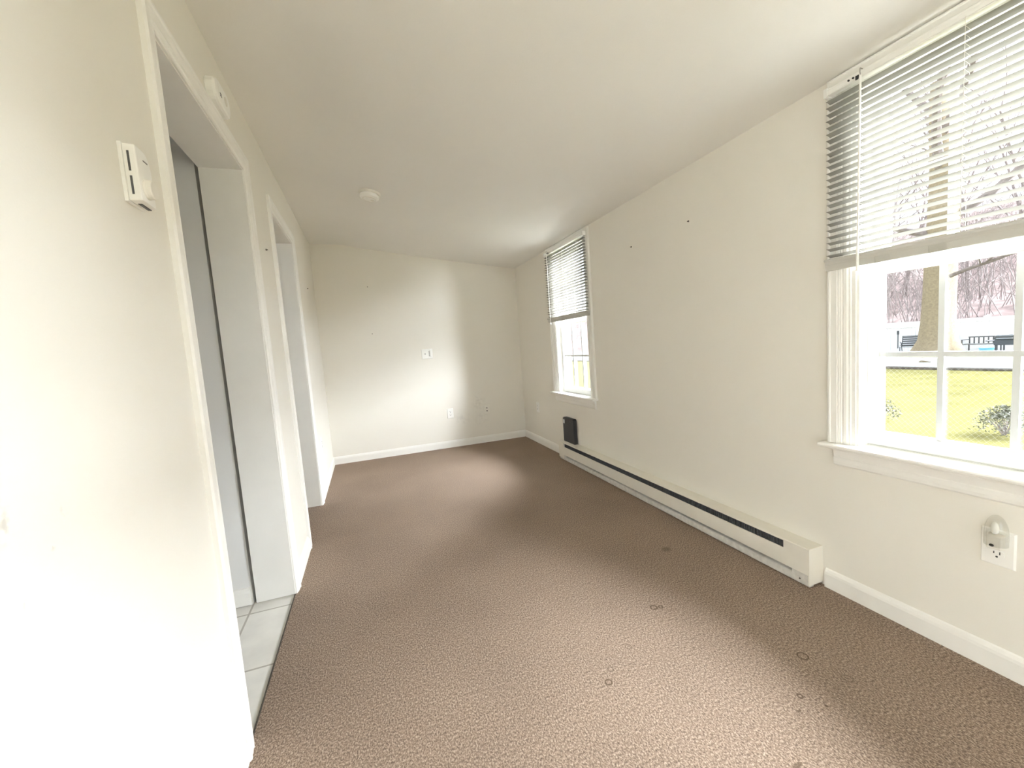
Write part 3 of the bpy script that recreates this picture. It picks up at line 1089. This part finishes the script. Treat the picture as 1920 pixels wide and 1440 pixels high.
# ================================================================== OUTSIDE
GZ = -0.70
PZ = -0.33
bm = bms()
nx_, ny_ = 40, 60
g = [[None] * (ny_ + 1) for _ in range(nx_ + 1)]
for i in range(nx_ + 1):
    for j in range(ny_ + 1):
        x = -14 + (18.7 + 14) * i / nx_
        y = -14 + 64 * j / ny_
        g[i][j] = bm.verts.new((x, y, GZ + 0.02 * math.sin(x * 1.3) * math.sin(y * 0.9)))
for i in range(nx_):
    for j in range(ny_):
        bm.faces.new((g[i][j], g[i + 1][j], g[i + 1][j + 1], g[i][j + 1]))
lawn_o = obj('lawn', bm, M['lawn'], None, smooth=True)
struct(lawn_o, 'dry yellow lawn outside the windows')
bm = bms(); box(bm, 18.7, 18.85, -14, 50, GZ - 0.2, PZ); struct(obj('patio_curb', bm, M['vinyl_fence']), 'white kerb along the far edge of the lawn')
bm = bms(); box(bm, 18.35, 18.70, -14, 50, GZ - 0.2, GZ + 0.045); struct(obj('dark_strip', bm, M['curbdark']), 'dark strip at the foot of the white kerb')  # low dark brown strip along the foot of the kerb
bm = bms(); box(bm, 18.85, 23.2, -14, 50, GZ - 0.2, PZ - 0.01); struct(obj('patio', bm, M['patio']), 'pale patio in front of the white fence')

# hillside of leaf litter
def hill_z(x, y):
    t = max(0.0, x - 23.0)
    return PZ - 0.05 + 0.30 * t + 0.5 * math.sin(x * 0.45 + y * 0.21) * min(1, t / 6) + 0.3 * math.sin(y * 0.6) * min(1, t / 6)
bm = bms()
g = [[bm.verts.new((23.0 + 42 * i / 30, -25 + 115 * j / 60, hill_z(23.0 + 42 * i / 30, -25 + 115 * j / 60))) for j in range(61)] for i in range(31)]
for i in range(30):
    for j in range(60):
        bm.faces.new((g[i][j], g[i + 1][j], g[i + 1][j + 1], g[i][j + 1]))
hill = obj('hillside', bm, M['litter'], None, smooth=True)
struct(hill, 'brown leaf-covered hillside behind the fence')


# ------------------------------------------------------------------ bare trees
def grow(bm, rng, p, d, length, r, depth, seg):
    pts, rads = [p.copy()], [r]
    n = 4
    q = p.copy()
    dd = d.copy()
    for i in range(n):
        dd = (dd + Vector((rng.uniform(-1, 1), rng.uniform(-1, 1), rng.uniform(-0.6, 0.9))) * 0.16).normalized()
        q = q + dd * (length / n)
        pts.append(q.copy())
        rads.append(r * (1 - 0.62 * (i + 1) / n))
    tube(bm, pts, rads, seg, cap=False)
    if depth <= 0:
        return
    kids = rng.randint(4, 5) if depth > 1 else rng.randint(3, 4)
    for _ in range(kids):
        t = rng.uniform(0.35, 1.0)
        k = min(n - 1, int(t * n))
        base = pts[k] + (pts[k + 1] - pts[k]) * (t * n - k)
        axis = Vector((rng.uniform(-1, 1), rng.uniform(-1, 1), rng.uniform(-0.1, 0.8))).normalized()
        nd = (dd * 1.0 + axis * 0.6).normalized()
        grow(bm, rng, base, nd, length * rng.uniform(0.45, 0.68), rads[k] * rng.uniform(0.45, 0.62), depth - 1, 5 if depth > 1 else 4)


tree_meshes = []
for s in range(6):
    rng = random.Random(100 + s)
    bm = bms()
    h = rng.uniform(6.5, 8.5)
    grow(bm, rng, Vector((0, 0, -0.3)), Vector((rng.uniform(-.12, .12), rng.uniform(-.12, .12), 1)).normalized(), h, rng.uniform(0.075, 0.12), 4, 8)
    me = bpy.data.meshes.new('bare_tree')
    bm.to_mesh(me); bm.free()
    me.materials.append(M['twig'])
    tree_meshes.append(me)
# big yard tree with flared foot
tx, ty = 19.6, 19.6 * 0.468
bt = tag(empty('yard_tree', (tx, ty, PZ)), 'massive bare tree with flared pale trunk before the white fence', 'tree')
bm = bms()
rng = random.Random(3)
seg = 22
ringd = []
for z, r, ox in ((-0.15, 0.86, 0.0), (0.05, 0.72, 0), (0.25, 0.60, 0), (0.6, 0.52, 0.0), (1.2, 0.455, 0.0), (2.2, 0.43, -0.02), (3.6, 0.42, -0.05),
                 (5.0, 0.40, -0.1), (6.5, 0.36, -0.1), (8.0, 0.30, 0.0), (9.5, 0.2, 0.1)):
    ring = []
    for k in range(seg):
        a = 2 * math.pi * k / seg
        rr = r * (1 + 0.05 * math.sin(5 * a + z * 0.3) + (0.16 * math.sin(4 * a + 0.7) if z < 0.3 else 0.02 * math.sin(9 * a)))
        ring.append(bm.verts.new((tx + rr * math.cos(a), ty + ox + rr * math.sin(a), PZ + z)))
    ringd.append(ring)
for A, B in zip(ringd, ringd[1:]):
    for k in range(seg):
        bm.faces.new((A[k], A[(k + 1) % seg], B[(k + 1) % seg], B[k]))
bm.faces.new(ringd[0][::-1]); bm.faces.new(ringd[-1])
obj('trunk', bm, M['bark'], bt, smooth=True)
bm = bms()
for z, az, up, ln, r0 in ((2.7, -1.9, 0.25, 3.2, 0.07), (3.1, 1.3, 0.5, 4.0, 0.09), (4.2, 2.4, 0.5, 4.5, 0.12), (4.6, -1.2, 0.6, 5.0, 0.14), (5.6, 0.4, 0.7, 5, 0.15),
                          (6.4, 3.5, 0.8, 5, 0.15), (7.5, -2.3, 0.9, 4.5, 0.14), (8.3, 1.5, 1.2, 4, 0.12), (9.3, 0.2, 2.0, 4.5, 0.16)):
    d = Vector((math.cos(az), math.sin(az), up)).normalized()
    grow(bm, rng, Vector((tx, ty, PZ + z)) + d * 0.25, d, ln, r0, 3, 7)
obj('branches', bm, M['twig'], bt)

# the woods: each tree keeps its branches clear of the others
from mathutils.bvhtree import BVHTree


def bvh_of(me, mw):
    return BVHTree.FromPolygons([mw @ v.co for v in me.vertices], [tuple(p.vertices) for p in me.polygons])


taken = [bvh_of(o.data, Matrix()) for o in bt.children]
rng = random.Random(5)
placed = []
for attempt in range(900):
    if len(placed) >= 40:
        break
    x = rng.uniform(24.5, 45)
    y = x * rng.uniform(0.18, 0.78) if attempt < 650 else rng.uniform(26, 75)
    if any((x - a) ** 2 + (y - b) ** 2 < 5.0 for a, b in placed):
        continue
    me = tree_meshes[attempt % 6]
    k = rng.uniform(0.8, 1.2)
    eu = (rng.uniform(-.08, .08), rng.uniform(-.08, .08), rng.uniform(0, 6.28))
    mw = Matrix.LocRotScale(Vector((x, y, hill_z(x, y))), __import__('mathutils').Euler(eu), Vector((k, k, k)))
    tr = bvh_of(me, mw)
    if any(t.overlap(tr) for t in taken):
        continue
    taken.append(tr)
    placed.append((x, y))
    o = bpy.data.objects.new('bare_tree', me)
    col.objects.link(o)
    o.location = (x, y, hill_z(x, y))
    o.rotation_euler = eu
    o.scale = (k, k, k)
    tag(o, 'bare leafless grey tree in the woods behind the white fence', 'tree', 'bare trees in the woods')

# tangle of thin saplings and brush between the trees
rng = random.Random(21)
bm = bms()
for i in range(1500):
    x = rng.uniform(23.6, 46) ** 1.0
    y = x * rng.uniform(0.20, 0.75) if i < 1150 else rng.uniform(20, 70)
    h = rng.uniform(1.5, 5.0)
    lx, ly = rng.gauss(0, 0.35) * h, rng.gauss(0, 0.35) * h
    z = hill_z(x, y)
    r = rng.uniform(0.010, 0.028)
    mid = Vector((x + lx * 0.35 + rng.gauss(0, .12), y + ly * 0.35 + rng.gauss(0, .12), z + h * 0.55))
    tip = Vector((x + lx, y + ly, z + h))
    parts = [([Vector((x, y, z - 0.1)), mid, tip], [r, r * 0.7, r * 0.3])]
    for k in range(4):
        t = rng.uniform(0.2, 1)
        p = mid + (tip - mid) * t
        q = p + Vector((rng.gauss(0, .5), rng.gauss(0, .5), rng.uniform(0.1, 0.9))) * rng.uniform(0.6, 1.4)
        parts.append(([p, q], [r * 0.5, r * 0.2]))
    one = bms()
    for P, R in parts:
        tube(one, P, R, 3, cap=False)
    tr = BVHTree.FromBMesh(one)
    one.free()
    if any(t.overlap(tr) for t in taken):
        continue
    for P, R in parts:
        tube(bm, P, R, 3, cap=False)
th_ = obj('brush_thicket', bm, M['twig'])
tag(th_, 'tangle of thin leafless saplings and brush on the hillside', 'brush', kind='stuff')


# ------------------------------------------------------------------ white vinyl fence
FX = 22.0
FT = 0.945
vf = tag(empty('vinyl_fence', (FX, 9.0, PZ)), 'white vinyl board fence across the back of the yard', 'fence')
bm = bms()
y = 1.2
while y < 20:
    box(bm, FX, FX + 0.03, y, y + 0.145, PZ + 0.03, FT - 0.05)
    y += 0.15
obj('board_panel', bm, M['vinyl_fence'], vf)
bm = bms(); box(bm, FX - 0.03, FX + 0.06, 1.2, 20, FT - 0.13, FT); obj('top_rail', bm, M['vinyl_fence'], vf)
bm = bms(); box(bm, FX - 0.03, FX + 0.06, 1.2, 20, PZ + 0.02, PZ + 0.14); obj('bottom_rail', bm, M['vinyl_fence'], vf)
for k in range(11):
    yp = 8.86 - 1.8 * 4 + 1.8 * k
    bm = bms()
    box(bm, FX - 0.05, FX + 0.08, yp - 0.065, yp + 0.065, PZ - 0.1, FT + 0.03)
    p = obj('post', bm, M['vinyl_fence'], vf)
    bm = bms()
    z = FT + 0.03
    lo = [bm.verts.new(q) for q in ((FX - 0.07, yp - 0.085, z), (FX + 0.10, yp - 0.085, z), (FX + 0.10, yp + 0.085, z), (FX - 0.07, yp + 0.085, z))]
    hi = bm.verts.new((FX + 0.015, yp, z + 0.06))
    bm.faces.new(lo[::-1])
    for i in range(4):
        bm.faces.new((lo[i], lo[(i + 1) % 4], hi))
    obj('post_cap', bm, M['vinyl_fence'], p)
# gate leaf standing in front of the left stretch
gx = 21.6
gt = tag(empty('yard_gate', (gx, 11.3, PZ)), 'white gate with dark latch left of the big tree', 'gate')
bm = bms()
y = 10.80
while y < 12.3:
    box(bm, gx, gx + 0.025, y, y + 0.115, PZ + 0.05, 0.70)
    y += 0.125
obj('board_panel', bm, M['vinyl_fence'], gt)
bm = bms(); box(bm, gx - 0.03, gx + 0.05, 10.75, 12.35, 0.70, 0.735); obj('top_rail', bm, M['metal'], gt)
bm = bms()
box(bm, gx - 0.04, gx, 11.36, 11.42, 0.44, 0.60)
box(bm, gx - 0.03, gx, 11.38, 11.40, -0.15, 0.44)
obj('latch', bm, M['furn'], gt)
bm = bms(); box(bm, gx - 0.03, gx + 0.05, 10.72, 10.76, PZ, 0.735); obj('gate_stile', bm, M['vinyl_fence'], gt)


# ------------------------------------------------------------------ chain link fence
CX = 6.0
CT_ = 0.70
cl = tag(empty('chain_link_fence', (CX, 6.0, GZ)), 'thin chain link fence crossing the lawn outside the windows', 'fence')
bm = bms()
P_ = 0.058
Y0_, Y1_ = 0.8, 13.2
H_ = CT_ - GZ - 0.03
def wire(a, b, off):
    d = 0.0010
    n_ = 3
    A, B = [], []
    for k in range(n_):
        an = 2 * math.pi * k / n_
        A.append(bm.verts.new((CX + off + d * math.cos(an), a[0] + d * math.sin(an), a[1])))
        B.append(bm.verts.new((CX + off + d * math.cos(an), b[0] + d * math.sin(an), b[1])))
    for k in range(n_):
        bm.faces.new((A[k], A[(k + 1) % n_], B[(k + 1) % n_], B[k]))
y = Y0_ - H_
while y < Y1_:
    a, b = y, y + H_
    za, zb = GZ + 0.03, GZ + 0.03 + H_
    if a < Y0_: za += Y0_ - a; a = Y0_
    if b > Y1_: zb -= b - Y1_; b = Y1_
    wire((a, za), (b, zb), 0.001)
    wire((Y0_ + Y1_ - a, za), (Y0_ + Y1_ - b, zb), -0.001)
    y += P_
obj('wire_mesh', bm, M['wire'], cl)
bm = bms(); tube(bm, [(CX, Y0_, CT_), (CX, Y1_, CT_)], 0.018, 10); obj('top_rail', bm, M['wire'], cl)
for yp in (0.8, 4.9, 9.0, 13.2):
    bm = bms(); tube(bm, [(CX + 0.03, yp, GZ - 0.1), (CX + 0.03, yp, CT_ + 0.05)], 0.024, 10)
    obj('post', bm, M['wire'], cl)


# ------------------------------------------------------------------ bushes
def bush(x, y, w, h, seed, label):
    rng = random.Random(seed)
    root = tag(empty('bush', (x, y, GZ)), label, 'bush')
    bm = bms()
    for _ in range(1300):
        a = rng.uniform(0, 2 * math.pi); e = rng.uniform(0, 1) ** 0.7 * math.pi / 2
        rr = rng.uniform(0.55, 1.0)
        c = Vector((x + rr * w * math.cos(a) * math.cos(e), y + rr * w * math.sin(a) * math.cos(e), GZ + 0.03 + rr * h * math.sin(e)))
        d = Vector((rng.uniform(-1, 1), rng.uniform(-1, 1), rng.uniform(-.3, 1))).normalized()
        s = d.cross(Vector((rng.uniform(-1, 1), rng.uniform(-1, 1), rng.uniform(-1, 1)))).normalized()
        ln = rng.uniform(0.035, 0.06); wd = ln * 0.35
        v = [bm.verts.new(q) for q in (c - d * ln / 2, c + s * wd / 2, c + d * ln / 2, c - s * wd / 2)]
        bm.faces.new(v)
    obj('foliage', bm, M['leaf'], root)
    bm = bms()
    for _ in range(16):
        a = rng.uniform(0, 2 * math.pi)
        q = Vector((x + w * 0.7 * math.cos(a) * rng.uniform(.2, 1), y + w * 0.7 * math.sin(a) * rng.uniform(.2, 1), GZ + h * rng.uniform(.4, .8)))
        tube(bm, [(x, y, GZ - 0.03), ((x + q.x) / 2, (y + q.y) / 2, GZ + h * 0.3), q], [0.008, 0.006, 0.003], 5)
    obj('stems', bm, M['twig'], root)


bush(8.85, 3.34, 0.36, 0.42, 11, 'low dark bush on the lawn, right side of the near window view')
bush(8.70, 4.92, 0.38, 0.42, 12, 'low dark bush on the lawn, left side of the near window view')

# ------------------------------------------------------------------ patio furniture
bn = tag(empty('patio_bench', (20.9, 8.48, PZ)), 'black slatted metal bench on the patio right of the trunk', 'bench')
bx0, by0, by1 = 20.9, 8.02, 8.95
bm = bms()
box(bm, bx0 + 0.16, bx0 + 0.19, by0, by1, 0.24, 0.275)
for k in range(8):
    yk = by0 + 0.02 + k * (by1 - by0 - 0.06) / 7
    box(bm, bx0 + 0.165, bx0 + 0.185, yk, yk + 0.03, 0.02, 0.25)
obj('backrest', bm, M['furn'], bn)
bm = bms()
for k in range(4):
    box(bm, bx0 - 0.30 + k * 0.12, bx0 - 0.21 + k * 0.12, by0, by1, 0.0, 0.025)
obj('seat', bm, M['furn'], bn)
for yk in (by0, by1 - 0.03):
    for xk in (bx0 - 0.30, bx0 + 0.15):
        bm = bms(); box(bm, xk, xk + 0.03, yk, yk + 0.03, PZ, 0.01)
        obj('leg', bm, M['furn'], bn)
    bm = bms(); box(bm, bx0 - 0.30, bx0 + 0.18, yk, yk + 0.03, 0.16, 0.185)
    box(bm, bx0 - 0.30, bx0 - 0.27, yk, yk + 0.03, 0.0, 0.16)
    obj('armrest', bm, M['furn'], bn)

gr = tag(empty('barbecue_grill', (19.9, 7.50, PZ)), 'dark lidded barbecue grill on the patio right of the bench', 'grill')
gx_, gy_ = 19.9, 7.50
bm = bms()
pr = []
for k in range(9):
    a = math.pi * k / 8
    pr.append((gx_ + 0.22 * math.cos(a), 0.19 + 0.18 * math.sin(a)))
extrude_profile(bm, pr, 'y', gy_ - 0.26, gy_ + 0.26)
obj('lid', bm, M['cover'], gr, bevel=0.03)
bm = bms(); box(bm, gx_ - 0.21, gx_ + 0.21, gy_ - 0.26, gy_ + 0.26, 0.02, 0.185); obj('firebox', bm, M['furn'], gr, bevel=0.02)
bm = bms(); tube(bm, [(gx_ - 0.23, gy_ - 0.18, 0.24), (gx_ - 0.26, gy_ - 0.17, 0.24), (gx_ - 0.26, gy_ + 0.17, 0.24), (gx_ - 0.23, gy_ + 0.18, 0.24)], 0.012, 6); obj('handle', bm, M['metal'], gr)
for sg in (1, -1):
    bm = bms(); a, b = sorted((gy_ + sg * 0.26, gy_ + sg * 0.46)); box(bm, gx_ - 0.18, gx_ + 0.18, a, b, 0.15, 0.18)
    obj('side_shelf', bm, M['furn'], gr)
for dx in (-0.18, 0.15):
    for dy in (-0.24, 0.21):
        bm = bms(); box(bm, gx_ + dx, gx_ + dx + 0.03, gy_ + dy, gy_ + dy + 0.03, PZ, 0.02)
        obj('leg', bm, M['furn'], gr)
bp_ = tag(empty('blue_bucket', (19.3, 7.76, PZ)), 'small blue bucket on the patio before the bench', 'bucket')
bm = bms(); lathe(bm, [(0.13, 0.0), (0.17, 0.27), (0.18, 0.28), (0.18, 0.30), (0.16, 0.30)], (19.3, 7.76, PZ), 'z', 20); obj('pail', bm, M['bluep'], bp_)
bm = bms(); tube(bm, [(19.3, 7.58, PZ + 0.28), (19.3, 7.64, PZ + 0.36), (19.3, 7.76, PZ + 0.40), (19.3, 7.88, PZ + 0.36), (19.3, 7.94, PZ + 0.28)], 0.006, 6); obj('handle', bm, M['metal'], bp_)


def lounge(x, y, rz, label):
    root = empty('lounge_chair', (x, y, PZ))
    tag(root, label, 'chair', 'patio lounge chairs')
    c, s = math.cos(rz), math.sin(rz)
    def W(p): return (x + p[0] * c - p[1] * s, y + p[0] * s + p[1] * c, PZ + p[2])
    bm = bms()
    for yy_ in (-0.26, 0.26):
        tube(bm, [W(p) for p in ((0.35, yy_, 0.0), (0.32, yy_, 0.30), (0.2, yy_, 0.36), (-0.15, yy_, 0.30), (-0.28, yy_, 0.50), (-0.36, yy_, 0.72))], 0.016, 6)
        tube(bm, [W(p) for p in ((-0.30, yy_, 0.0), (-0.12, yy_, 0.30), (0.05, yy_, 0.48), (0.30, yy_, 0.50))], 0.014, 6)
    for p in ((0.32, 0.30), (-0.28, 0.50), (-0.36, 0.72)):
        tube(bm, [W((p[0], -0.26, p[1])), W((p[0], 0.26, p[1]))], 0.012, 6)
    obj('frame', bm, M['furn'], root)
    bm = bms()
    A = [W((0.2, -0.25, 0.36)), W((-0.15, -0.25, 0.30)), W((-0.36, -0.25, 0.71))]
    B = [W((0.2, 0.25, 0.36)), W((-0.15, 0.25, 0.30)), W((-0.36, 0.25, 0.71))]
    for i in range(2):
        for k in range(5):
            t0, t1 = (k + 0.1) / 5, (k + 0.75) / 5
            q = []
            for (P, t) in ((A, t0), (B, t0), (B, t1), (A, t1)):
                q.append(Vector(P[i]) * (1 - t) + Vector(P[i + 1]) * t)
            v = [bm.verts.new(p) for p in q] + [bm.verts.new(p + Vector((0, 0, 0.012))) for p in q]
            bm.faces.new(v[:4]); bm.faces.new(v[4:])
            for m_ in range(4):
                bm.faces.new((v[m_], v[(m_ + 1) % 4], v[4 + (m_ + 1) % 4], v[4 + m_]))
    obj('slat_seat', bm, M['furn'], root)


lounge(20.7, 10.52, 3.5, 'dark patio lounge chair left of the trunk, the left of two')
lounge(21.1, 9.80, 3.3, 'dark patio lounge chair left of the trunk, the one nearer it')

# ------------------------------------------------------------------ white shed seen through the far window
sh_ = tag(empty('garden_shed', (4.6, 14.0, GZ)), 'white sided shed seen through the far window', 'shed')
bm = bms()
box(bm, 2.6, 6.25, 13.4, 15.6, GZ - 0.1, 2.6)
k = 2.62
while k < 6.2:
    box(bm, k, k + 0.17, 13.385, 13.40, GZ, 2.58)
    k += 0.19
obj('wall', bm, M['shed'], sh_)
bm = bms()
extrude_profile(bm, [(13.0, 2.55), (14.5, 3.6), (16.0, 2.55), (16.0, 2.65), (14.5, 3.72), (13.0, 2.65)], 'x', 2.4, 6.45)
obj('roof', bm, M['roof'], sh_)
